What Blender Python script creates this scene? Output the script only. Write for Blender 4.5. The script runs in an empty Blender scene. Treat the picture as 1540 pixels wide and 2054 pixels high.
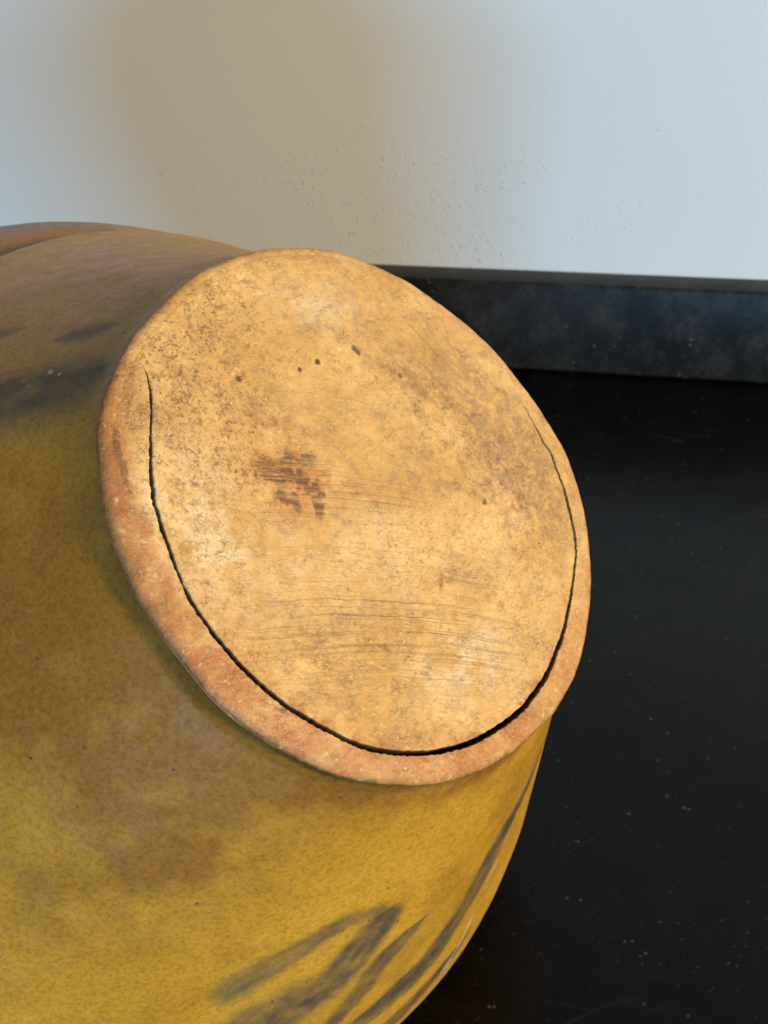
import bpy, math
import numpy as np
from mathutils import Matrix, Vector

sc = bpy.context.scene
C = sc.collection

# ------------------------------------------------------------------ camera
H = 0.32963
R_CAM = Matrix(((0.96912707, -0.08671314, 0.23081063),
                (0.24338014, 0.48633385, -0.83919336),
                (-0.03948194, 0.86945973, 0.49242356)))
cam_d = bpy.data.cameras.new('camera')
cam = bpy.data.objects.new('camera', cam_d); C.objects.link(cam)
cam.matrix_world = Matrix.Translation((0, 0, H)) @ R_CAM.to_4x4()
cam_d.sensor_fit = 'VERTICAL'; cam_d.sensor_height = 36.0
cam_d.lens = 36.0 * 2400.0 / 2054.0
cam_d.clip_start = 0.01; cam_d.clip_end = 50
cam_d.dof.use_dof = True; cam_d.dof.focus_distance = 0.262; cam_d.dof.aperture_fstop = 42
sc.camera = cam

# ------------------------------------------------------------------ light
w = bpy.data.worlds.new('World'); sc.world = w; w.use_nodes = True
bg = w.node_tree.nodes['Background']
bg.inputs[0].default_value = (1.0, 0.86, 0.66, 1); bg.inputs[1].default_value = 0.34

def area(name, loc, target, size, size_y, power, col, spread=180):
    d = bpy.data.lights.new(name, 'AREA'); d.shape = 'RECTANGLE'
    d.size = size; d.size_y = size_y; d.energy = power; d.color = col; d.spread = math.radians(spread)
    o = bpy.data.objects.new(name, d); C.objects.link(o); o.location = loc
    o.rotation_euler = (Vector(target) - Vector(loc)).to_track_quat('-Z', 'Y').to_euler()
    return o
area('window_light', (0.55, -2.1, 0.05), (-0.15, 0.3, 0.12), 0.62, 0.20, 60, (0.20, 0.57, 1.0))
area('room_lamp', (2.75, -0.55, 0.95), (-0.06, 0.23, 0.15), 0.4, 0.4, 130, (1.0, 0.84, 0.60))

sc.view_settings.view_transform = 'Standard'; sc.view_settings.look = 'None'
sc.view_settings.exposure = 0.0; sc.view_settings.gamma = 1.0; sc.view_settings.use_curve_mapping = False

# ------------------------------------------------------------------ helpers
def hash3(i, j, k, seed):
    h = (i * 374761393 + j * 668265263 + k * 2147483647 + seed * 974711) & 0xFFFFFFFF
    h = ((h ^ (h >> 13)) * 1274126177) & 0xFFFFFFFF
    h = ((h ^ (h >> 16)) * 2246822519) & 0xFFFFFFFF
    return ((h ^ (h >> 15)) & 0xFFFFFF) / float(0xFFFFFF)
def vnoise(x, y, z=0.0, seed=0):
    x, y, z = np.broadcast_arrays(np.asarray(x, float), np.asarray(y, float), np.asarray(z, float))
    i, j, k = (np.floor(v).astype(np.int64) for v in (x, y, z))
    fx, fy, fz = x - i, y - j, z - k
    fx, fy, fz = (v * v * (3 - 2 * v) for v in (fx, fy, fz))
    r = 0
    for a in (0, 1):
        for b in (0, 1):
            for c in (0, 1):
                r = r + hash3(i + a, j + b, k + c, seed) * (fx if a else 1 - fx) * (fy if b else 1 - fy) * (fz if c else 1 - fz)
    return r * 2 - 1
def fbm(x, y, z=0.0, seed=0, o=3):
    return sum(vnoise(x * 2**n, y * 2**n, np.asarray(z) * 2**n, seed + n) * 0.5**n for n in range(o))
def sstep(a, b, x):
    t = np.clip((x - a) / (b - a), 0, 1); return t * t * (3 - 2 * t)
def polydist(px, py, pts):
    """distance to a polyline of (x, y, halfwidth); returns distance / local halfwidth and halfwidth"""
    best = np.full(px.shape, 1e9); hw = np.full(px.shape, 1.0)
    for (x0, y0, w0), (x1, y1, w1) in zip(pts[:-1], pts[1:]):
        dx, dy = x1 - x0, y1 - y0
        t = np.clip(((px - x0) * dx + (py - y0) * dy) / (dx * dx + dy * dy + 1e-12), 0, 1)
        d = np.hypot(px - x0 - t * dx, py - y0 - t * dy); ww = w0 + t * (w1 - w0)
        q = d / ww; m = q < best
        best[m] = q[m]; hw[m] = ww[m]
    return best, hw

class NT:
    def __init__(s, name):
        s.m = bpy.data.materials.new(name); s.m.use_nodes = True; s.t = s.m.node_tree
        s.b = s.t.nodes['Principled BSDF']; s.tc = s.t.nodes.new('ShaderNodeTexCoord')
    def link(s, a, b): s.t.links.new(a, b)
    def _in(s, sock, v):
        if isinstance(v, bpy.types.NodeSocket): s.link(v, sock)
        elif v is not None: sock.default_value = v
    def co(s, scale=(1, 1, 1), rot=(0, 0, 0), add=None):
        n = s.t.nodes.new('ShaderNodeMapping'); src = s.tc.outputs['Object']
        if add is not None:
            v = s.t.nodes.new('ShaderNodeVectorMath'); v.operation = 'ADD'; s.link(src, v.inputs[0]); s.link(add, v.inputs[1]); src = v.outputs[0]
        r = s.t.nodes.new('ShaderNodeMapping'); s.link(src, r.inputs[0]); r.inputs['Rotation'].default_value = rot
        s.link(r.outputs[0], n.inputs[0]); n.inputs['Scale'].default_value = scale
        return n.outputs[0]
    def noise(s, vec, scale=1.0, detail=3, rough=0.55, dist=0.0, color=False):
        n = s.t.nodes.new('ShaderNodeTexNoise'); s.link(vec, n.inputs['Vector']); n.inputs['Scale'].default_value = scale
        n.inputs['Detail'].default_value = detail; n.inputs['Roughness'].default_value = rough; n.inputs['Distortion'].default_value = dist
        return n.outputs['Color' if color else 'Fac']
    def voro(s, vec, scale, rand=1.0, out='Distance'):
        n = s.t.nodes.new('ShaderNodeTexVoronoi'); s.link(vec, n.inputs['Vector']); n.inputs['Scale'].default_value = scale
        n.inputs['Randomness'].default_value = rand
        return n.outputs[out]
    def rng(s, v, a, b, c=0.0, d=1.0):
        n = s.t.nodes.new('ShaderNodeMapRange'); n.interpolation_type = 'SMOOTHSTEP'
        s.link(v, n.inputs[0])
        for i, x in enumerate((a, b, c, d)): n.inputs[i + 1].default_value = x
        return n.outputs[0]
    def math(s, op, a, b=None, clamp=False):
        n = s.t.nodes.new('ShaderNodeMath'); n.operation = op; n.use_clamp = clamp
        s._in(n.inputs[0], a); s._in(n.inputs[1], b); return n.outputs[0]
    def mix(s, f, a, b, mode='MIX'):
        n = s.t.nodes.new('ShaderNodeMix'); n.data_type = 'RGBA'; n.blend_type = mode
        s._in(n.inputs[0], f)
        for i, v in ((6, a), (7, b)):
            s._in(n.inputs[i], v if isinstance(v, bpy.types.NodeSocket) else (*v, 1))
        return n.outputs[2]
    def attr(s, name):
        n = s.t.nodes.new('ShaderNodeAttribute'); n.attribute_name = name; return n.outputs['Fac']
    def bump(s, h, strength, dist, prev=None):
        n = s.t.nodes.new('ShaderNodeBump'); s.link(h, n.inputs['Height']); n.inputs['Strength'].default_value = strength
        n.inputs['Distance'].default_value = dist
        if prev is not None: s.link(prev, n.inputs['Normal'])
        return n.outputs[0]
    def done(s, col, rough=0.6, spec=0.5, normal=None):
        s._in(s.b.inputs['Base Color'], col if isinstance(col, bpy.types.NodeSocket) else (*col, 1))
        s._in(s.b.inputs['Roughness'], rough); s._in(s.b.inputs['Specular IOR Level'], spec)
        if normal is not None: s.link(normal, s.b.inputs['Normal'])
        return s.m

def mesh_grid(name, V, closed_u, mat, parent=None, attrs=None, cap_start=False):
    """V: (rows, cols, 3) grid of points; columns wrap round when closed_u"""
    nr, nc = V.shape[:2]
    idx = np.arange(nr * nc).reshape(nr, nc)
    if closed_u: nx = np.roll(idx, -1, axis=1)
    else: idx, nx = idx[:, :-1], idx[:, 1:]
    F = np.stack([idx[:-1], idx[1:], nx[1:], nx[:-1]], -1).reshape(-1, 4)
    me = bpy.data.meshes.new(name)
    me.vertices.add(nr * nc); me.vertices.foreach_set('co', V.reshape(-1).astype(np.float32))
    me.loops.add(F.size); me.loops.foreach_set('vertex_index', F.reshape(-1).astype(np.int32))
    me.polygons.add(len(F)); me.polygons.foreach_set('loop_start', np.arange(0, F.size, 4, dtype=np.int32))
    me.update(calc_edges=True); me.validate()
    me.polygons.foreach_set('use_smooth', np.ones(len(me.polygons), dtype=bool))
    for k, v in (attrs or {}).items():
        a = me.attributes.new(k, 'FLOAT', 'POINT'); a.data.foreach_set('value', v.reshape(-1).astype(np.float32))
    me.materials.append(mat)
    o = bpy.data.objects.new(name, me); C.objects.link(o); o.parent = parent
    return o
def slab(name, x0, x1, y0, y1, z0, z1, mat, bevel=0.0015, label=None, kind='structure'):
    import bmesh
    bm = bmesh.new(); bmesh.ops.create_cube(bm, size=1)
    for v in bm.verts: v.co = ((x0 + x1) / 2 + v.co.x * (x1 - x0), (y0 + y1) / 2 + v.co.y * (y1 - y0), (z0 + z1) / 2 + v.co.z * (z1 - z0))
    if bevel: bmesh.ops.bevel(bm, geom=bm.edges[:], offset=bevel, segments=3, profile=0.5, affect='EDGES')
    me = bpy.data.meshes.new(name); bm.to_mesh(me); bm.free()
    for p in me.polygons: p.use_smooth = bevel > 0
    me.materials.append(mat)
    o = bpy.data.objects.new(name, me); C.objects.link(o); o['kind'] = kind
    if label: o['label'] = label
    return o

# ------------------------------------------------------------------ setting
def wall_mat():
    n = NT('white_wall_paint')
    co = n.co()
    big = n.noise(co, 3.5, 3)
    col = n.mix(n.rng(big, 0.3, 0.7), (0.58, 0.585, 0.57), (0.63, 0.63, 0.615))
    sep = n.t.nodes.new('ShaderNodeSeparateXYZ'); n.link(co, sep.inputs[0])
    gx = n.rng(n.math('ABSOLUTE', n.math('ADD', sep.outputs[0], 0.20)), 0.02, 0.24, 1, 0.06)
    gz = n.rng(sep.outputs[2], 0.09, 0.19, 1, 0.10)
    patch = n.math('MULTIPLY', n.math('MULTIPLY', gx, gz), n.rng(n.noise(co, 22, 3, 0.6), 0.40, 0.62, 0.15, 1))
    bits = n.rng(n.voro(co, 420), 0.08, 0.36, 1, 0)
    sel = n.rng(n.noise(co, 130, 2), 0.49, 0.58)
    bits = n.math('MULTIPLY', n.math('MULTIPLY', bits, sel), patch)
    dots = n.rng(n.voro(co, 48), 0.03, 0.05, 1, 0)
    dsel = n.rng(n.noise(co, 17, 1), 0.58, 0.64)
    dots = n.math('MULTIPLY', dots, dsel)
    col = n.mix(n.math('MULTIPLY', dots, 0.45), col, (0.22, 0.20, 0.17))
    col = n.mix(n.math('MULTIPLY', bits, 0.5), col, (0.74, 0.74, 0.73))
    fine = n.noise(n.co((1, 1, 0.5)), 520, 3)
    nb = n.bump(fine, 0.14, 0.0006)
    nb = n.bump(bits, 0.8, 0.0010, nb)
    return n.done(col, 0.55, 0.35, nb)
def counter_mat(name, base, lighter, rough, speck, spec):
    n = NT(name)
    co = n.co()
    cl = n.math('MULTIPLY', n.rng(n.noise(co, 45, 6, 0.75), 0.40, 0.70), n.rng(n.noise(co, 330, 4, 0.7), 0.30, 0.68, 0.25, 1.0))
    col = n.mix(cl, base, lighter)
    film = n.rng(n.noise(co, 9, 3, 0.6), 0.35, 0.7)
    col = n.mix(n.math('MULTIPLY', film, 0.22), col, lighter)
    d1 = n.rng(n.voro(n.co((1, 1, 1), add=None), 190), 0.06, 0.17, 1, 0)
    s1 = n.rng(n.noise(co, 60, 2), 0.48, 0.66)
    d1 = n.math('MULTIPLY', d1, s1)
    d2 = n.rng(n.voro(co, 420), 0.08, 0.25, 1, 0)
    s2 = n.rng(n.noise(co, 150, 2), 0.47, 0.75)
    d2 = n.math('MULTIPLY', n.math('MULTIPLY', d2, s2), 0.45)
    # hair-thin scratches
    sc1 = n.rng(n.math('ABSOLUTE', n.math('SUBTRACT', n.noise(n.co((0.9, 6, 1), (0, 0, 0.12)), 3.2, 1.5), 0.5)), 0.0, 0.0035, 1, 0)
    sc2 = n.rng(n.math('ABSOLUTE', n.math('SUBTRACT', n.noise(n.co((1, 7, 1), (0, 0, -0.75)), 2.6, 1.5), 0.47)), 0.0, 0.003, 1, 0)
    gate = n.rng(n.noise(co, 14, 2), 0.5, 0.62)
    scr = n.math('MULTIPLY', n.math('MAXIMUM', sc1, sc2), gate)
    dust = n.math('MAXIMUM', n.math('MAXIMUM', d1, d2), n.math('MULTIPLY', scr, 0.12))
    col = n.mix(n.math('MULTIPLY', dust, speck), col, (0.30, 0.28, 0.26))
    ro = n.math('ADD', n.math('MULTIPLY', n.math('MAXIMUM', n.math('MULTIPLY', film, 0.4), dust), 0.14), rough)
    nb = n.bump(n.noise(co, 700, 3), 0.12, 0.0004)
    return n.done(col, ro, spec, nb)
m_wall = wall_mat()
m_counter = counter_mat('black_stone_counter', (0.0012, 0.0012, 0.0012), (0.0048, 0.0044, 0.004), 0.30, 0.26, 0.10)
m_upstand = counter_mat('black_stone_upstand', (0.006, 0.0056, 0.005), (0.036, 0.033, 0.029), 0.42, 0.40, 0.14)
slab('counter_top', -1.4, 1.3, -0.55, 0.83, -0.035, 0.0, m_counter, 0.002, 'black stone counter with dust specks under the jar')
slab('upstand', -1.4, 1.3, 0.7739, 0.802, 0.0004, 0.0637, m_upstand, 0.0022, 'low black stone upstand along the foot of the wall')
slab('wall', -1.6, 1.5, 0.7995, 0.90, -0.3, 1.1, m_wall, 0.0, 'white painted wall behind the jar')

# ------------------------------------------------------------------ the jar
jar = bpy.data.objects.new('stoneware_jar', None); C.objects.link(jar)
jar['label'] = 'mustard glazed stoneware jar tipped over, cracked unglazed base facing up on black counter'
jar['category'] = 'jar'
JX = Vector((0.6530511, 0.6868279, -0.3190482)); JY = Vector((-0.3563205, 0.6504104, 0.6708219)); JN = Vector((0.6682514, -0.3243976, 0.669482))
JC = Vector((-0.0653478, 0.2305268, 0.1976899))
JM = Matrix((JX, JY, JN)).transposed().to_4x4(); JM.translation = JC
jar.matrix_world = JM
jar.empty_display_size = 0.03

# base outline (angle in degrees, radius in cm) and the drying crack (angle, radius, width in cm)
OUT = [(-178.5, 6.437), (-173.2, 6.425), (-168.1, 6.385), (-161.9, 6.379), (-156.0, 6.333), (-149.9, 6.313), (-144.0, 6.327), (-137.5, 6.396), (-131.0, 6.385), (-124.7, 6.394), (-118.2, 6.394), (-110.5, 6.453), (-103.0, 6.449), (-95.7, 6.476), (-88.7, 6.508), (-81.0, 6.505), (-74.3, 6.506), (-66.3, 6.533), (-58.3, 6.559), (-54.7, 6.632), (-47.6, 6.635), (-39.9, 6.648), (-31.1, 6.639), (-22.1, 6.656), (-14.3, 6.656), (-4.8, 6.729), (5.9, 6.798), (15.1, 6.84), (24.8, 6.755), (33.9, 6.701), (42.7, 6.676), (50.9, 6.672), (59.2, 6.685), (66.4, 6.749), (74.7, 6.755), (81.9, 6.757), (88.4, 6.71), (96.4, 6.669), (104.6, 6.662), (113.6, 6.535), (119.1, 6.539), (126.9, 6.478), (134.5, 6.39), (140.9, 6.429), (146.4, 6.463), (151.6, 6.466), (159.2, 6.503), (165.3, 6.52), (171.2, 6.472), (176.2, 6.422)]
CRACK = [(149.6, 6.101, 0.0), (151.3, 5.891, 0.031), (153.1, 5.771, 0.041), (155.8, 5.635, 0.062), (159.2, 5.548, 0.042), (162.2, 5.51, 0.052), (164.6, 5.481, 0.037), (166.9, 5.453, 0.074), (170.4, 5.442, 0.075), (174.5, 5.445, 0.086), (177.8, 5.443, 0.097), (181.1, 5.461, 0.087), (183.9, 5.421, 0.088), (187.8, 5.423, 0.089), (191.3, 5.413, 0.089), (194.7, 5.423, 0.079), (200.1, 5.474, 0.051), (202.9, 5.488, 0.113), (208.4, 5.508, 0.102), (212.8, 5.537, 0.113), (217.2, 5.535, 0.124), (222.1, 5.568, 0.134), (227.7, 5.587, 0.133), (233.3, 5.635, 0.142), (238.4, 5.653, 0.151), (244.9, 5.7, 0.149), (249.7, 5.772, 0.147), (254.9, 5.816, 0.157), (261.4, 5.84, 0.157), (269.0, 5.856, 0.168), (275.5, 5.863, 0.18), (282.7, 5.864, 0.194), (290.6, 5.864, 0.21), (298.7, 5.898, 0.218), (304.3, 5.876, 0.213), (311.1, 5.867, 0.197), (317.2, 5.83, 0.167), (323.3, 5.834, 0.147), (329.8, 5.835, 0.112), (337.8, 5.904, 0.09), (345.6, 6.026, 0.08), (352.0, 6.079, 0.101), (357.8, 6.051, 0.105), (364.0, 6.081, 0.11), (368.8, 6.067, 0.094), (373.0, 6.098, 0.096), (376.0, 6.021, 0.077), (382.1, 6.057, 0.039), (387.3, 6.116, 0.0)]
oa = np.radians([a for a, r in OUT]); orr = np.array([r for a, r in OUT])
def smooth_periodic(v, k):
    ker = np.hanning(2 * k + 1); ker /= ker.sum()
    return np.convolve(np.r_[v[-k:], v, v[:k]], ker, 'valid')
_tt = np.linspace(-math.pi, math.pi, 2881)[:-1]
_rr = np.interp(_tt, np.r_[oa - 2 * math.pi, oa, oa + 2 * math.pi], np.tile(orr, 3))
_rr = smooth_periodic(_rr, 36)
def Rout(th):
    th = (th + math.pi) % (2 * math.pi) - math.pi
    return np.interp(th, np.r_[_tt, math.pi], np.r_[_rr, _rr[0]])

def base_mat():
    n = NT('bare_fired_clay')
    co = n.co()
    warp = n.t.nodes.new('ShaderNodeVectorMath'); warp.operation = 'SCALE'
    n.link(n.noise(co, 26, 2, color=True), warp.inputs[0]); warp.inputs['Scale'].default_value = 0.005
    wv = warp.outputs[0]
    warp2 = n.t.nodes.new('ShaderNodeVectorMath'); warp2.operation = 'SCALE'
    n.link(n.noise(co, 9, 1, color=True), warp2.inputs[0]); warp2.inputs['Scale'].default_value = 0.008
    wl = warp2.outputs[0]
    pale, rim, brown, stamp, halo, crack_shade, st1, st2, mott, red = (n.attr(k) for k in ('pale', 'rim', 'brown', 'stamp', 'halo', 'crack_shade', 'stri', 'strd', 'mottle', 'red'))
    big = n.rng(n.noise(co, 42, 4, 0.6), 0.32, 0.7)
    col = n.mix(big, (0.48, 0.258, 0.066), (0.62, 0.372, 0.128))
    med = n.rng(n.noise(co, 150, 4, 0.65), 0.45, 0.75)
    col = n.mix(n.math('MULTIPLY', med, 0.40), col, (0.40, 0.215, 0.07))
    # coloured zones
    col = n.mix(n.math('MULTIPLY', n.math('MULTIPLY', brown, n.rng(n.noise(co, 260, 5, 0.7), 0.30, 0.62, 0.35, 1.0)), 0.85), col, (0.29, 0.165, 0.072))
    col = n.mix(n.math('MULTIPLY', pale, 0.62), col, (0.66, 0.50, 0.29))
    rimn = n.math('MULTIPLY', rim, n.rng(n.noise(co, 120, 5, 0.7), 0.30, 0.62, 0.35, 1.0))
    col = n.mix(rimn, col, (0.37, 0.128, 0.032))
    col = n.mix(n.math('MULTIPLY', halo, 0.75), col, (0.46, 0.19, 0.045))
    col = n.mix(n.math('MULTIPLY', red, 0.75), col, (0.25, 0.085, 0.03))
    # blotchy grime where the clay is rough
    bl = n.rng(n.noise(co, 420, 4, 0.7), 0.50, 0.66)
    col = n.mix(n.math('MULTIPLY', bl, n.math('ADD', n.math('MULTIPLY', mott, 0.66), 0.18)), col, (0.215, 0.105, 0.032))
    # wire-cut striations: two directions
    sx = n.t.nodes.new('ShaderNodeSeparateXYZ'); n.link(co, sx.inputs[0])
    cx = n.t.nodes.new('ShaderNodeCombineXYZ'); n.link(n.math('MULTIPLY', sx.outputs[0], 13.0), cx.inputs[0]); n.link(n.math('MULTIPLY', n.attr('cut'), 12.5), cx.inputs[1])
    l1 = n.noise(cx.outputs[0], 1.0, 5, 0.66)
    l1 = n.rng(l1, 0.515, 0.65)
    l2 = n.noise(n.co((30, 800, 60), (0, 0, math.radians(53)), add=wl), 1.0, 3, 0.6)
    l2 = n.rng(l2, 0.54, 0.68)
    lines = n.math('ADD', n.math('MULTIPLY', l1, st1), n.math('MULTIPLY', l2, st2), True)
    col = n.mix(n.math('MULTIPLY', n.math('MULTIPLY', lines, n.rng(n.noise(co, 140, 3), 0.3, 0.6, 0.15, 1)), 0.60), col, (0.24, 0.115, 0.035))
    # fine pitting and little hair scratches
    p1 = n.rng(n.noise(co, 1050, 3, 0.6), 0.56, 0.68)
    p2 = n.math('MULTIPLY', n.rng(n.voro(co, 620), 0.10, 0.24, 1, 0), n.rng(n.noise(co, 300, 2), 0.52, 0.64))
    pg = n.math('ADD', n.math('MULTIPLY', mott, 0.75), n.rng(n.noise(co, 34, 3), 0.42, 0.66, 0.10, 0.50), True)
    pits = n.math('MULTIPLY', n.math('MAXIMUM', n.math('MULTIPLY', p1, 0.75), p2), pg)
    col = n.mix(n.math('MULTIPLY', pits, 0.95), col, (0.13, 0.062, 0.022))
    lite = n.rng(n.noise(co, 830, 2, 0.5), 0.60, 0.74)
    col = n.mix(n.math('MULTIPLY', lite, 0.35), col, (0.72, 0.54, 0.29))
    fb = n.rng(n.math('ABSOLUTE', n.math('SUBTRACT', n.noise(co, 330, 3, 0.6, 1.2), 0.5)), 0.0, 0.028, 1, 0)
    fb2 = n.rng(n.math('ABSOLUTE', n.math('SUBTRACT', n.noise(n.co((1, 1, 1), (0, 0, 1.1)), 540, 2, 0.6, 0.8), 0.5)), 0.0, 0.03, 1, 0)
    fg = n.rng(n.noise(co, 190, 3, 0.6), 0.44, 0.66)
    fib = n.math('MULTIPLY', n.math('MAXIMUM', fb, n.math('MULTIPLY', fb2, 0.7)), n.math('ADD', n.math('MULTIPLY', fg, n.math('ADD', n.math('MULTIPLY', mott, 0.6), 0.40)), 0.04), True)
    col = n.mix(n.math('MULTIPLY', fib, 0.85), col, (0.16, 0.075, 0.024))
    glz = n.attr('glaze')
    col = n.mix(glz, col, (0.13, 0.078, 0.022))
    # worn iron stamp: broken up by the cut lines
    brk = n.rng(n.noise(n.co((90, 1300, 60), (0, 0, math.radians(4)), add=wl), 1.0, 4, 0.65), 0.36, 0.58)
    col = n.mix(n.math('MULTIPLY', stamp, n.math('ADD', n.math('MULTIPLY', brk, 0.46), 0.36)), col, (0.090, 0.036, 0.018))
    col = n.mix(n.math('MULTIPLY', n.attr('dots'), 0.92), col, (0.045, 0.022, 0.012))
    col = n.mix(crack_shade, col, (0.006, 0.005, 0.005))  # shade of the crack's depth painted near black
    h = n.math('SUBTRACT', n.math('MULTIPLY', n.noise(co, 520, 5, 0.65), 1.0), n.math('MULTIPLY', pits, 0.45))
    h = n.math('SUBTRACT', h, n.math('MULTIPLY', n.math('MAXIMUM', lines, fib), 0.5))
    nb = n.bump(n.noise(co, 95, 3, 0.6), 0.30, 0.0016)
    nb = n.bump(h, 0.55, 0.0007, nb)
    ro = n.math('SUBTRACT', 0.62, n.math('MULTIPLY', rim, 0.14))
    return n.done(col, ro, 0.38, nb)

def build_base():
    NA, NI = 1400, 225
    th = np.linspace(0, 2 * math.pi, NA, endpoint=False)
    R = Rout(th) + 0.012 * fbm(np.cos(th) * 14, np.sin(th) * 14, 3.1, 5)
    ca = np.radians([a for a, r, w_ in CRACK]); cr = np.array([r for a, r, w_ in CRACK]); cw = np.array([w_ for a, r, w_ in CRACK])
    thc = np.where(th < ca[0] - 0.0, th + 2 * math.pi, th)          # start of the crack at 149.6 deg
    gap_end = ca[0] + 2 * math.pi
    rc = np.interp(thc, np.r_[ca, gap_end], np.r_[cr, cr[0]])
    wc = np.interp(thc, np.r_[ca, gap_end], np.r_[cw, 0.0]); wc = np.where(wc < .09, wc * .88, .079 + (wc - .09) * .42)
    rc = smooth_periodic(rc, 4)
    jit = fbm(np.cos(th) * 60, np.sin(th) * 60, 0, 11)
    jit2 = fbm(np.cos(th) * 75, np.sin(th) * 75, 7, 21, 4)
    crumb = sstep(.25, .6, fbm(np.cos(th) * 38, np.sin(th) * 38, 3, 25, 3))
    on = wc > 1e-4
    hw_in = np.where(on, np.maximum(wc * 0.5 + 0.011 * jit, 0.0), 0); hw_out = np.where(on, np.maximum(wc * 0.5 + 0.014 * jit2, 0.0), 0)
    r0, r1 = rc - hw_in, rc + hw_out
    depth = np.minimum(1.0, wc / 0.05) * 0.75
    chip = 0.03 * np.minimum(1, wc / 0.08)
    rows_r, rows_z, crack_shade = [], [], []
    def row(r, z, d=0.0):
        rows_r.append(np.broadcast_to(r, th.shape)); rows_z.append(np.broadcast_to(z, th.shape)); crack_shade.append(np.broadcast_to(d, th.shape))
    for i in range(NI):                                   # inner disc
        s = (i + 0.02) / NI
        row((r0 - 0.012) * s, 0.0)
    row(r0 - 0.006, -0.25 * chip, 0.0); row(r0, -chip, 0.6)
    row(r0 + 0.1 * (r1 - r0), -depth * 0.5, 1.0)
    row(r0 + 0.25 * (r1 - r0), -depth, 1.0)
    row(r0 + 0.6 * (r1 - r0), -depth, 1.0)
    row(r0 + 0.86 * (r1 - r0), -depth * (0.5 - 0.36 * crumb), 1.0 - .35 * crumb)
    row(r1, -1.2 * chip - .03 * crumb, 0.5); row(r1 + 0.008, -0.5 * chip, 0.0)
    NR = 34; bw = 0.27; fall = 0.16 * np.clip(R - bw - r1, 0, 1)
    fall = smooth_periodic(fall, 30)
    for i in range(1, NR + 1):                            # rim outside the crack, falling away a little
        s = i / NR
        row(r1 + 0.008 + (R - bw - r1 - 0.008) * s, -0.004 * s - 0.5 * chip * (1 - s) - fall * s * s)
    for i in range(1, 13):                                # rounded edge
        a = i / 12 * math.pi / 2
        row(R - bw + bw * math.sin(a), -0.004 - fall - 0.19 * (1 - math.cos(a)))
    for dr, dz in ((0.004, -0.27), (0.0, -0.32), (-0.02, -0.37), (-0.06, -0.42), (-0.15, -0.47), (-0.45, -0.52)):
        row(R + dr, dz)
    r = np.array(rows_r); z = np.array(rows_z); d = np.array(crack_shade)
    x, y = r * np.cos(th), r * np.sin(th)
    top = sstep(-0.6, -0.2, z)
    # uneven surface: slow warps, wire-cut facets
    z = z + top * (0.045 * fbm(x * 0.35, y * 0.35, 1, 31) + 0.010 * fbm(x * 1.6, y * 1.6, 2, 35) + 0.004 * fbm(x * 6, y * 6, 2, 37))
    xr = x * math.cos(math.radians(4)) - y * math.sin(math.radians(4)); yr = x * math.sin(math.radians(4)) + y * math.cos(math.radians(4))
    g = lambda cx, cy, sx, sy, rot=0: np.exp(-((((x - cx) * math.cos(rot) + (y - cy) * math.sin(rot)) / sx) ** 2 + ((-(x - cx) * math.sin(rot) + (y - cy) * math.cos(rot)) / sy) ** 2))
    n1 = fbm(x * 1.1, y * 1.1, 5, 41, 4); n2 = fbm(x * 3.2, y * 3.2, 6, 51, 4); n3 = fbm(x * 9, y * 9, 8, 61, 3)
    A = {}
    A['crack_shade'] = d  # painted darkness inside the crack
    # rim colour (raw red clay) outside the crack, left and below; only the very edge above
    deg = (np.degrees(th) % 360)
    wt = np.interp(deg, [0, 25, 40, 90, 130, 150, 165, 200, 300, 330, 345, 360], [0.35, 0.2, 0.1, 0.1, 0.25, 0.35, 0.7, 1.0, 0.95, 0.5, 0.4, 0.35])
    inner = np.interp(deg, [0, 140, 160, 185, 230, 300, 330, 360], [0.5, 0.4, 0.5, 0.3, 0.0, 0.0, 0.2, 0.5])
    q = np.clip((r - rc) / np.maximum(R - rc, 0.1), -2, 2)
    rim = sstep(inner - 0.25, inner + 0.12, q + 0.22 * n2) * wt
    edge = sstep(-0.05, -0.14, z + 0.05 * n2) * np.interp(deg, [0, 40, 100, 150, 360], [0.3, 0.15, 0.35, 0.9, 0.9])
    A['rim'] = np.clip(np.maximum(rim, edge), 0, 1)
    glow = np.exp(-((q + 0.05) / 0.6) ** 2) * (q < 0.02) * np.interp(deg, [0, 180, 220, 290, 330, 360], [0, 0, 0.35, 0.4, 0, 0])
    A['rim'] = np.clip(A['rim'] + 0.6 * glow * (0.8 + n2), 0, 1)
    A['glaze'] = np.clip(sstep(-0.13, -0.24, z + 0.09 * n2 + 0.05 * n3) * (.9 + .4 * n2), 0, 1) * np.interp(deg, [0, 140, 170, 220, 250, 300, 360], [.8, .6, .6, .7, 1, 1, .8])
    A['pale'] = np.clip((0.55 * g(-0.6, 5.1, 1.2, 0.6) + 1.0 * g(1.55, -4.0, 1.15, 0.75, 0.2) + 1.0 * g(-5.55, -0.5, 0.28, 0.9) + 0.75 * g(-4.4, -0.6, 0.9, 1.4) + 0.3 * g(-1.5, -1.5, 3, 1.2)) * (1 + 0.9 * n2 + 0.4 * n1), 0, 1)
    br = 0.8 * g(3.9, 2.6, 1.9, 1.0, -0.9) + 0.85 * g(4.6, 0.6, 1.4, 0.9, -0.7) + 0.7 * g(1.9, 0.35, 1.6, 0.35, -0.05) + 0.6 * g(1.2, 3.4, 1.3, 0.22, -0.55) + 0.4 * g(-4.4, 2.3, 1.2, 1.4) + 0.45 * g(-2.1, -3.1, 0.8, 0.4) + 0.5 * g(-1.2, -3.9, 0.8, 0.35) + 0.4 * g(-2.6, 2.0, 0.9, 0.5) + 0.5 * g(5.3, -0.6, 0.5, 1.2) + 0.35 * g(-3.2, 4.2, 1.2, .6, .7)
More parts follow.
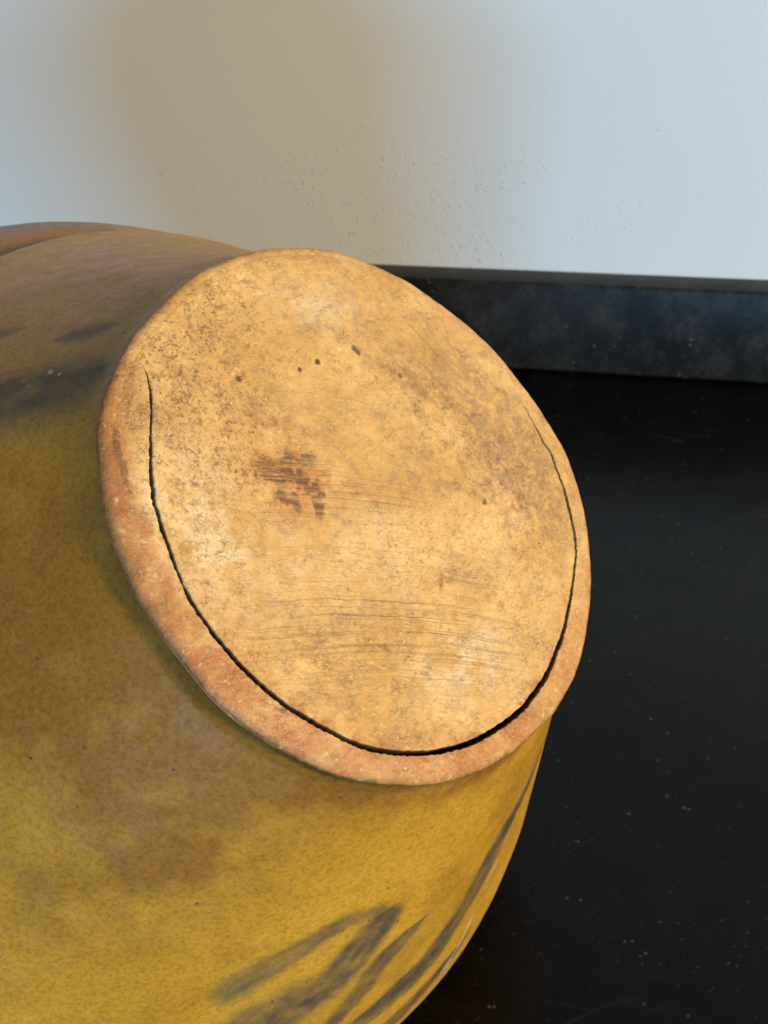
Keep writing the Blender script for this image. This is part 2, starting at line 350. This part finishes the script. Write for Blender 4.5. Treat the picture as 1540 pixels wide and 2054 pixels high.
    br = br + 0.4 * sstep(0.1, 0.7, n1) + 0.55 * g(4.5, 1.8, 1.3, 2.6, .5)
    A['brown'] = np.clip(br * (0.85 + 0.75 * n2 + 0.6 * n3), 0, 1)
    A['mottle'] = np.clip((1.0 * g(-4.3, 2.2, 1.5, 2.0, 0.5) + 0.8 * g(-3.4, 4.2, 1.8, 0.9, 0.75) + 0.35 * g(-4.6, -0.9, 1.0, 1.6) + 0.30 * g(-1, -3.6, 3, .8) + 0.5 * g(3.2, 1.4, 2.4, 1.1, -0.6) + 0.16) * (1 + 0.7 * n2), 0, 1)
    # worn stamp
    ST = [(-2.64, .77, .30, .12), (-2.82, .56, .16, .13), (-2.57, .50, .20, .10), (-2.09, .88, .10, .16), (-1.76, .89, .19, .14), (-1.84, .54, .15, .14), (-2.14, .51, .12, .17), (-2.47, .07, .11, .20), (-2.41, -.11, .07, .08), (-2.14, -.14, .08, .17), (-1.76, .27, .19, .12), (-1.49, .30, .10, .14), (-1.56, -.04, .11, .20), (-1.58, -.26, .08, .13)]
    s = sum(0.95 * sstep(1.7, 0.2, np.hypot((x - a) / b_ / 1.3, (y - e) / f_ / 1.35) + 0.55 * n3 + 0.3 * n2) for a, e, b_, f_ in ST)
    dd = 1.0 * sstep(1.3, 0.8, np.hypot((x + 1.3) / .05, (y - 3.19) / .065) + .25 * n3) + 1.0 * sstep(1.2, 0.7, np.hypot((x + .76) / .085, (y - 3.42) / .085) + .25 * n3)
    dx, dy = x - .43, y - 3.83; ct, st_ = math.cos(0.75), math.sin(0.75)
    dd += 0.85 * sstep(1.15, 0.8, np.maximum(abs(dx * ct - dy * st_ * -1) / .075, abs(-dx * st_ * -1 * -1 + dy * ct) / .13) + .2 * n3)
    dd += 0.75 * sstep(1.2, 0.5, np.hypot((x - 1.55) / .075, (y - 3.24) / .10) + .3 * n3) + 0.8 * sstep(1.3, 0.4, np.hypot((x - 3.21) / .09, (y + .11) / .09) + .5 * n3)
    dd += 0.9 * sstep(1.2, 0.5, np.hypot((x + 2.94) / .10, (y - 2.87) / .10) + .4 * n3)
    # thin smear lines and dark stain strip on the left rim
    pd, _ = polydist(x + 0.04 * n2, y + 0.03 * n2, [(-6.02, 1.5, .05), (-6.05, 1.0, .09), (-6.0, 0.5, .06), (-5.95, 0.1, .03)])
    s += 0.8 * sstep(1.3, 0.4, pd + 0.5 * n3)
    pd, _ = polydist(x, y + 0.05 * n2, [(0.0, 1.05, .02), (.5, 1.35, .035), (1.0, 1.72, .035), (1.5, 1.85, .015)])
    s += 0.28 * sstep(1.4, 0.3, pd)
    for y0, xa, xb, k in ((2.36, -2.6, .6, .4), (2.22, -.9, 2.2, .35), (-.55, -1.3, 1.6, .35), (-2.45, -2.2, 1.0, .4), (-2.62, -2.6, 1.3, .55), (-3.3, -3.0, 1.6, .4), (-2.9, -1, 1.7, .3), (.98, -3.0, -1.0, .6), (.15, -3.3, -.9, .5), (-.36, -1.7, -1.1, .7)):
        yy = y0 - 0.06 * (x - xa) + 0.02 * n2
        s += .6 * k * np.exp(-((y - yy) / .011) ** 2) * sstep(xa, xa + .4, x) * sstep(xb, xb - .5, x) * (0.6 + 0.8 * n3)
    pol = lambda L: [(rr_ * math.cos(math.radians(t_)), rr_ * math.sin(math.radians(t_)), w_) for t_, rr_, w_ in L]
    for L, k in (([(234, 5.66, .03), (233.2, 5.74, .05), (231.5, 5.80, .02), (230.3, 5.78, .008)], .9), ([(233.2, 5.74, .02), (233.0, 5.86, .008)], .7),
                 ([(200, 5.40, .02), (199.5, 5.2, .03), (202, 5.08, .03), (204.5, 5.12, .02), (206, 5.25, .01)], .40),
                 ([(163, 6.02, .02), (160, 6.05, .05), (157, 5.98, .02)], .6), ([(96, 5.6, .01), (97.5, 6.1, .016), (98, 6.4, .01)], .35),
                 ([(30, 5.9, .008), (26.5, 6.10, .014), (22.5, 6.06, .012)], .5)):
        pd, _ = polydist(x + 0.03 * n2, y + 0.03 * n3, pol(L))
        s += k * sstep(1.5, 0.3, pd)
    for yy0, xa, xb, sl, k in ((5.0, 1.0, 2.6, -1.1, .3), (4.2, 2.2, 3.5, -1.25, .3), (3.2, 2.4, 4.6, -.95, .3), (2.1, 2.6, 4.4, -.8, .25), (1.5, 2.0, 4.2, -.62, .3)):
        yy = yy0 + sl * (x - xa) + .12 * n1
        s += k * np.exp(-((y - yy) / .02) ** 2) * sstep(xa, xa + .4, x) * sstep(xb, xb - .5, x) * np.clip(.5 + 1.2 * n3 + .5 * n2, 0, 1.5)
    A['stamp'] = np.clip(s, 0, 1); A['dots'] = np.clip(dd, 0, 1)
    A['cut'] = y + .07 * x + .018 * (x + 1) ** 2 + .05 * n1
    A['halo'] = np.clip((1.15 * g(-2.2, .45, 1.0, .8) + .7 * g(-2.94, 2.87, .22, .18) + .4 * g(-2.6, 1.7, 1.4, .5) + .45 * g(.2, .15, 1.4, .25)) * (0.85 + 0.9 * n2), 0, 1)
    A['red'] = np.clip(0.85 * g(1.45, -2.04, .30, .12, .4) * (1 + 1.2 * n3) + .6 * g(-6.1, .6, .28, .9) * (0.8 + n2) + 0.8 * sstep(0.5, 1.0, q) * np.exp(-((deg - 184) / 20) ** 2) * (0.8 + 1.2 * n2) + 0.6 * sstep(.55, 1, q) * np.exp(-((deg - 122) / 8) ** 2) * (0.7 + 1.2 * n2) + .5 * g(4.2, -.2, .25, .15) * (1 + n3), 0, 1)
    A['stri'] = np.clip((1.0 * g(-.4, -3.0, 3.3, 1.3) + 1.0 * g(-2.1, .45, 1.2, .75) + .7 * g(.2, .1, 1.4, .4) + .35 * g(-.5, 2.4, 2.2, .5) + .3 * g(-1, -1.2, 2.5, 1.2) + 1.0 * g(1.6, -3.9, 1.1, .8)) * (0.85 + .5 * n1), 0, 1)
    A['strd'] = np.clip((.75 * g(2.9, 3.6, 2.2, 1.3, -0.9) + .5 * g(3.6, .7, 1.8, 1.5, -.7)) * (.85 + .6 * n1), 0, 1)
    V = np.stack([x, y, z], -1) * 0.01
    return mesh_grid('base', V, True, base_mat(), jar, A)
base = build_base()
base['label'] = 'bare tan clay base with a long curved crack and worn stamp'

def body_mat():
    n = NT('mustard_glaze')
    co = n.co()
    brown, stroke, green, chip, crease_shade, grey = (n.attr(k) for k in ('brown', 'stroke', 'green', 'chip', 'crease_shade', 'lit_grey'))
    big = n.rng(n.noise(co, 16, 4, 0.6), 0.3, 0.7)
    col = n.mix(big, (0.385, 0.186, 0.014), (0.465, 0.235, 0.024))
    blot = n.rng(n.noise(co, 60, 4, 0.65), 0.45, 0.75)
    col = n.mix(n.math('MULTIPLY', blot, 0.45), col, (0.27, 0.125, 0.012))
    col = n.mix(n.math('MULTIPLY', brown, 0.9), col, (0.190, 0.078, 0.009))  # brown glaze zones, plus shade painted below the rim and on the upper band
    col = n.mix(grey, col, (0.225, 0.142, 0.045))  # cool fill light painted in as greyer glaze
    sn = n.rng(n.noise(co, 130, 4, 0.6), 0.2, 0.55, 0.80, 1.0)
    col = n.mix(crease_shade, col, (0.130, 0.045, 0.008))  # shade in the crease under the foot, painted into the colour
    # speckle of the glaze
    s1 = n.rng(n.noise(co, 850, 5, 0.75), 0.36, 0.70)
    gr = n.t.nodes.new('ShaderNodeCombineColor')
    gv = n.rng(s1, 0.0, 1.0, 1.12, 0.78)
    for i_ in range(3): n.link(gv, gr.inputs[i_])
    col = n.mix(1.0, col, gr.outputs[0], 'MULTIPLY')
    s2 = n.rng(n.noise(n.co((1, 1, 1), (0.4, 0.7, 0.2)), 470, 6, 0.78), 0.48, 0.68)
    col = n.mix(n.math('MULTIPLY', s2, 0.10), col, (0.47, 0.30, 0.09))
    gcol = n.mix(green, (0.066, 0.046, 0.028), (0.088, 0.072, 0.030))
    gcol = n.mix(n.math('MULTIPLY', s2, 0.30), gcol, (0.20, 0.15, 0.09))
    col = n.mix(n.math('MULTIPLY', stroke, sn), col, gcol)
    p = n.math('MULTIPLY', n.rng(n.voro(co, 260), 0.07, 0.15, 1, 0), n.rng(n.noise(co, 85, 2), 0.56, 0.64))
    col = n.mix(n.math('MULTIPLY', p, 0.8), col, (0.065, 0.033, 0.012))
    d = n.math('MULTIPLY', n.rng(n.voro(co, 330), 0.05, 0.13, 1, 0), n.rng(n.noise(co, 70, 2), 0.58, 0.68))
    col = n.mix(n.math('MULTIPLY', d, 0.22), col, (0.62, 0.52, 0.32))
    col = n.mix(n.math('MULTIPLY', chip, 0.8), col, (0.50, 0.42, 0.30))
    nb = n.bump(n.noise(co, 75, 3, 0.6), 0.06, 0.0016)
    nb = n.bump(n.noise(co, 560, 4, 0.65), 0.09, 0.0006, nb)
    ro = n.rng(n.noise(co, 210, 3), 0.3, 0.7, 0.32, 0.46)
    return n.done(col, ro, 0.33, nb)

SX, SY = 0.03004, 0.0627
def build_body():
    PA = np.array([.8, 2, 3.5, 5, 6.5, 8, 10, 12, 13, 14, 15, 16, 17, 18, 18.8, 19.4, 20, 20.6])
    PR = np.array([6.6, 7.44, 8.48, 9.53, 10.55, 11.57, 12.94, 14.0, 14.25, 14.2, 13.75, 12.85, 11.4, 9.5, 8.0, 7.3, 7.1, 7.4])
    m = np.gradient(PR, PA)
    def prof(a):
        i = np.clip(np.searchsorted(PA, a) - 1, 0, len(PA) - 2); h = PA[i + 1] - PA[i]; s = np.clip((a - PA[i]) / h, 0, 1)
        return (2*s**3 - 3*s**2 + 1) * PR[i] + (s**3 - 2*s**2 + s) * h * m[i] + (-2*s**3 + 3*s**2) * PR[i+1] + (s**3 - s**2) * h * m[i+1]
    NA = 1100
    th = np.linspace(0, 2 * math.pi, NA, endpoint=False); R = Rout(th)
    deg = np.degrees(th)
    a_rows = np.concatenate([np.linspace(.30, .8, 18)[:-1], np.linspace(.8, 14, 250), np.linspace(14, 20.6, 60)[1:]])
    rr, aa = [], []
    gm = sstep(42, 70, deg) * sstep(150, 118, deg)                    # shallow dent ring on the upper flank
    for a in a_rows:
        if a < .8:
            s = (a - .30) / .50
            r = (R - .055) * (1 - s) + (6.6 + (R - 6.5) * .59) * s - 0.02 * math.sin(s * math.pi)
        else:
            r = prof(a) + (R - 6.5) * math.exp(-a / 1.5)
        bump = 0.12 * math.exp(-((a - 6.75) / .75) ** 2) - 0.74 * math.exp(-((a - 7.9) / .50) ** 2)
        rr.append(r + gm * bump); aa.append(np.full(NA, a))
    # lip and inside of the mouth
    for a, r in ((20.75, 7.3), (20.8, 7.1), (20.7, 6.85), (20.2, 6.6), (19.4, 6.75), (18.6, 7.5), (17.5, 9.4), (15.5, 12.2), (13, 13.4), (10, 12.0), (6, 9.4), (2.5, 7.0), (1.6, 4.0), (1.5, 0.02)):
        rr.append(np.full(NA, r)); aa.append(np.full(NA, a))
    r = np.array(rr); a = np.array(aa)
    T = np.broadcast_to(th, r.shape)
    x, y = r * np.cos(T), r * np.sin(T)
    wob = 0.035 * fbm(x * .18, y * .18, a * .18, 71) + 0.012 * fbm(x * .8, y * .8, a * .8, 75)
    wob *= sstep(.5, 1.6, a)
    wob = wob + 0.10 * np.exp(-((a - 9.9) / 1.1) ** 2) * sstep(58, 80, np.degrees(T)) * sstep(130, 108, np.degrees(T)) + 0.015 * fbm(np.cos(T) * 30, np.sin(T) * 30, a * 3, 77) * sstep(.9, .4, a)
    x, y = x + wob * np.cos(T), y + wob * np.sin(T)
    # pigment and painted shading, laid out on the unrolled wall: u = arc length round the jar, v = distance down the wall
    D = np.degrees(T); D = np.where(D > 200, D - 360, D)
    n1 = fbm(x * .35, y * .35, a * .35, 81, 4); n2 = fbm(x * 1.4, y * 1.4, a * 1.4, 91, 4); n3 = fbm(x * 5, y * 5, a * 5, 95, 3)
    def pt(av, dv, wv, ref): return (math.radians(dv - ref) * float(prof(np.array(av))), av * 1.42, wv)
    def stroke(pts, soft=0.35, k=1.0):
        ref = sum(p[1] for p in pts) / len(pts)
        P = [pt(p[0], p[1], p[2], ref) for p in pts]
        u = np.radians(D - ref) * r + 0.05 * n2; v = a * 1.42 + 0.05 * n3
        P = [(p0, p1, p2 * 1.4) for p0, p1, p2 in P]; q, hw = polydist(u, v, P)
        return k * sstep(1 + soft, 1 - soft, q + 0.10 * n3) * (a < 14.5) * (.9 + .22 * vnoise(q * 3.5, (u - v) * .5, 0, 13))
    S = []
    s1 = stroke([(6.6, -104.6, .30), (6.35, -103.8, .38), (6.07, -102.6, .36), (5.49, -99.4, .30), (4.88, -95.9, .26), (4.43, -91.7, .26), (4.38, -86.7, .24), (4.5, -83.9, .10)], .6, .78)
    s1b = stroke([(4.5, -83.8, .12), (4.75, -84.3, .42), (5.11, -85.2, .48), (5.66, -86.4, .50), (6.2, -87.5, .48), (6.67, -89.8, .62), (6.99, -92.7, .72), (7.43, -95.4, .74), (7.9, -98, .7)], .45, .9)
    s2 = stroke([(5.55, -74.7, .07), (5.86, -77.0, .26), (6.21, -79.3, .32), (6.7, -81.3, .34), (7.38, -82.3, .32), (7.99, -84.2, .28), (8.6, -85.6, .22)], .5, .9)
    s3 = stroke([(3.6, -42, .15), (4.4, -48.3, .42), (4.8, -53.9, .50), (5.35, -57.6, .50), (6.25, -60.0, .50), (7.07, -62.9, .52), (7.68, -66.2, .55), (8.22, -68.7, .60), (8.5, -72.1, .62), (8.8, -76.0, .45), (9.1, -80.3, .34)], .4, .95)
    s4 = stroke([(9.3, -57.5, .1), (9.7, -62, .4), (10.1, -67, .5), (10.6, -73, .5)], .45, .9)
    t1 = stroke([(1.15, 137.9, .04), (1.35, 138.6, .15), (1.65, 140.5, .24), (2.0, 142.0, .18), (2.3, 143.2, .05)], .8, .85)
    t0 = stroke([(3.4, 140, .05), (3.8, 141.2, .13), (4.3, 142, .15)], .8, .7)
    t2 = stroke([(.75, 150.0, .12), (1.0, 151.6, .34), (1.33, 154.1, .50), (1.88, 155.1, .58), (2.55, 155.6, .62), (3.2, 156.6, .6), (4.2, 158, .5)], .7, .95)
    t3 = stroke([(2.4, 149.5, .06), (2.8, 150.5, .16), (3.5, 152, .2)], .8, .6)
    A = {}
    A['stroke'] = np.clip(np.max([s1, s1b, s2, s3, s4, t1, t0, t2, t3], axis=0) * (0.92 + 0.25 * n2), 0, 1)
    A['green'] = np.clip(stroke([(7.3, -107, .6), (6.6, -104.4, .7), (6.0, -102, .4)], .7), 0, 1)
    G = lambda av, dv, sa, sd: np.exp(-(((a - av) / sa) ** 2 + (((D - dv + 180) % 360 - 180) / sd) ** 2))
    rim_shade = 1.0 * G(1.2, -165, 3.6, 42) + .9 * G(.5, -115, 1.1, 34)  # unlit flank behind the rim, its shade painted as brown
    br = 1.5 * G(10.0, 110, 2.0, 45) + .5 * G(2.6, -140, 2.0, 16) + .75 * G(4.5, -125, 1.6, 8) + .55 * G(3.2, -118, .9, 14) + .6 * G(4, -165, 3, 18) + .5 * G(6.5, -132, 2, 6) + .35 * sstep(.1, .7, n1)  # first term paints shade on the upper band; the rest is glaze variation
    A['brown'] = np.clip(rim_shade * (.95 + .2 * n1 + .2 * n2) + br * (.7 + .4 * n1 + .4 * n2), 0, 1)
    A['lit_grey'] = np.clip(.75 * sstep(95, 130, np.where(D < -150, D + 360, D)) * sstep(172, 150, np.where(D < -150, D + 360, D)) * (.8 + .4 * n1), 0, 1)  # upper-left flank greyed to paint in the cool reflected light
    A['crease_shade'] = np.clip(sstep(.72, .45, a + .16 * n2) * (.6 + .7 * n2) * np.interp(D, [-160, -125, -95, 60, 100, 135], [.25, .7, 1, 1, .8, .3]) + .55 * G(.95, -75, .35, 40) * (.7 + n2) + .6 * G(.9, -50, .25, 14), 0, 1)  # painted shade where the wall meets the foot
    ch = 0
    for av, dv, l, wd in ((6.9, -55, .8, .09), (6.2, -52, .5, .05), (7.6, -56, .4, .04), (8.8, -58.5, .7, .09), (9.4, -60, .8, .10), (9.9, -62, .9, .09), (9.2, -62, .3, .05), (10.2, -61.5, .6, .06), (2.0, 151, .14, .05), (1.75, 151.5, .12, .03), (2.3, 157.5, .08, .03)):
        ch = ch + stroke([(av - l * .3, dv + 1.2 * l, wd * .3), (av, dv, wd), (av + l * .3, dv - 1.2 * l, wd * .3)], .5, .9) * sstep(-.5, .1, n3 + .2)
    A['chip'] = np.clip(ch, 0, 1)
    V = np.stack([x + SX * a, y + SY * a, -a], -1) * .01
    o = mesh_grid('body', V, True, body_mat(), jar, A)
    o.data.flip_normals()
    return o
body = build_body()
body['label'] = 'mustard brown glazed wall with dark brushed leaf strokes'
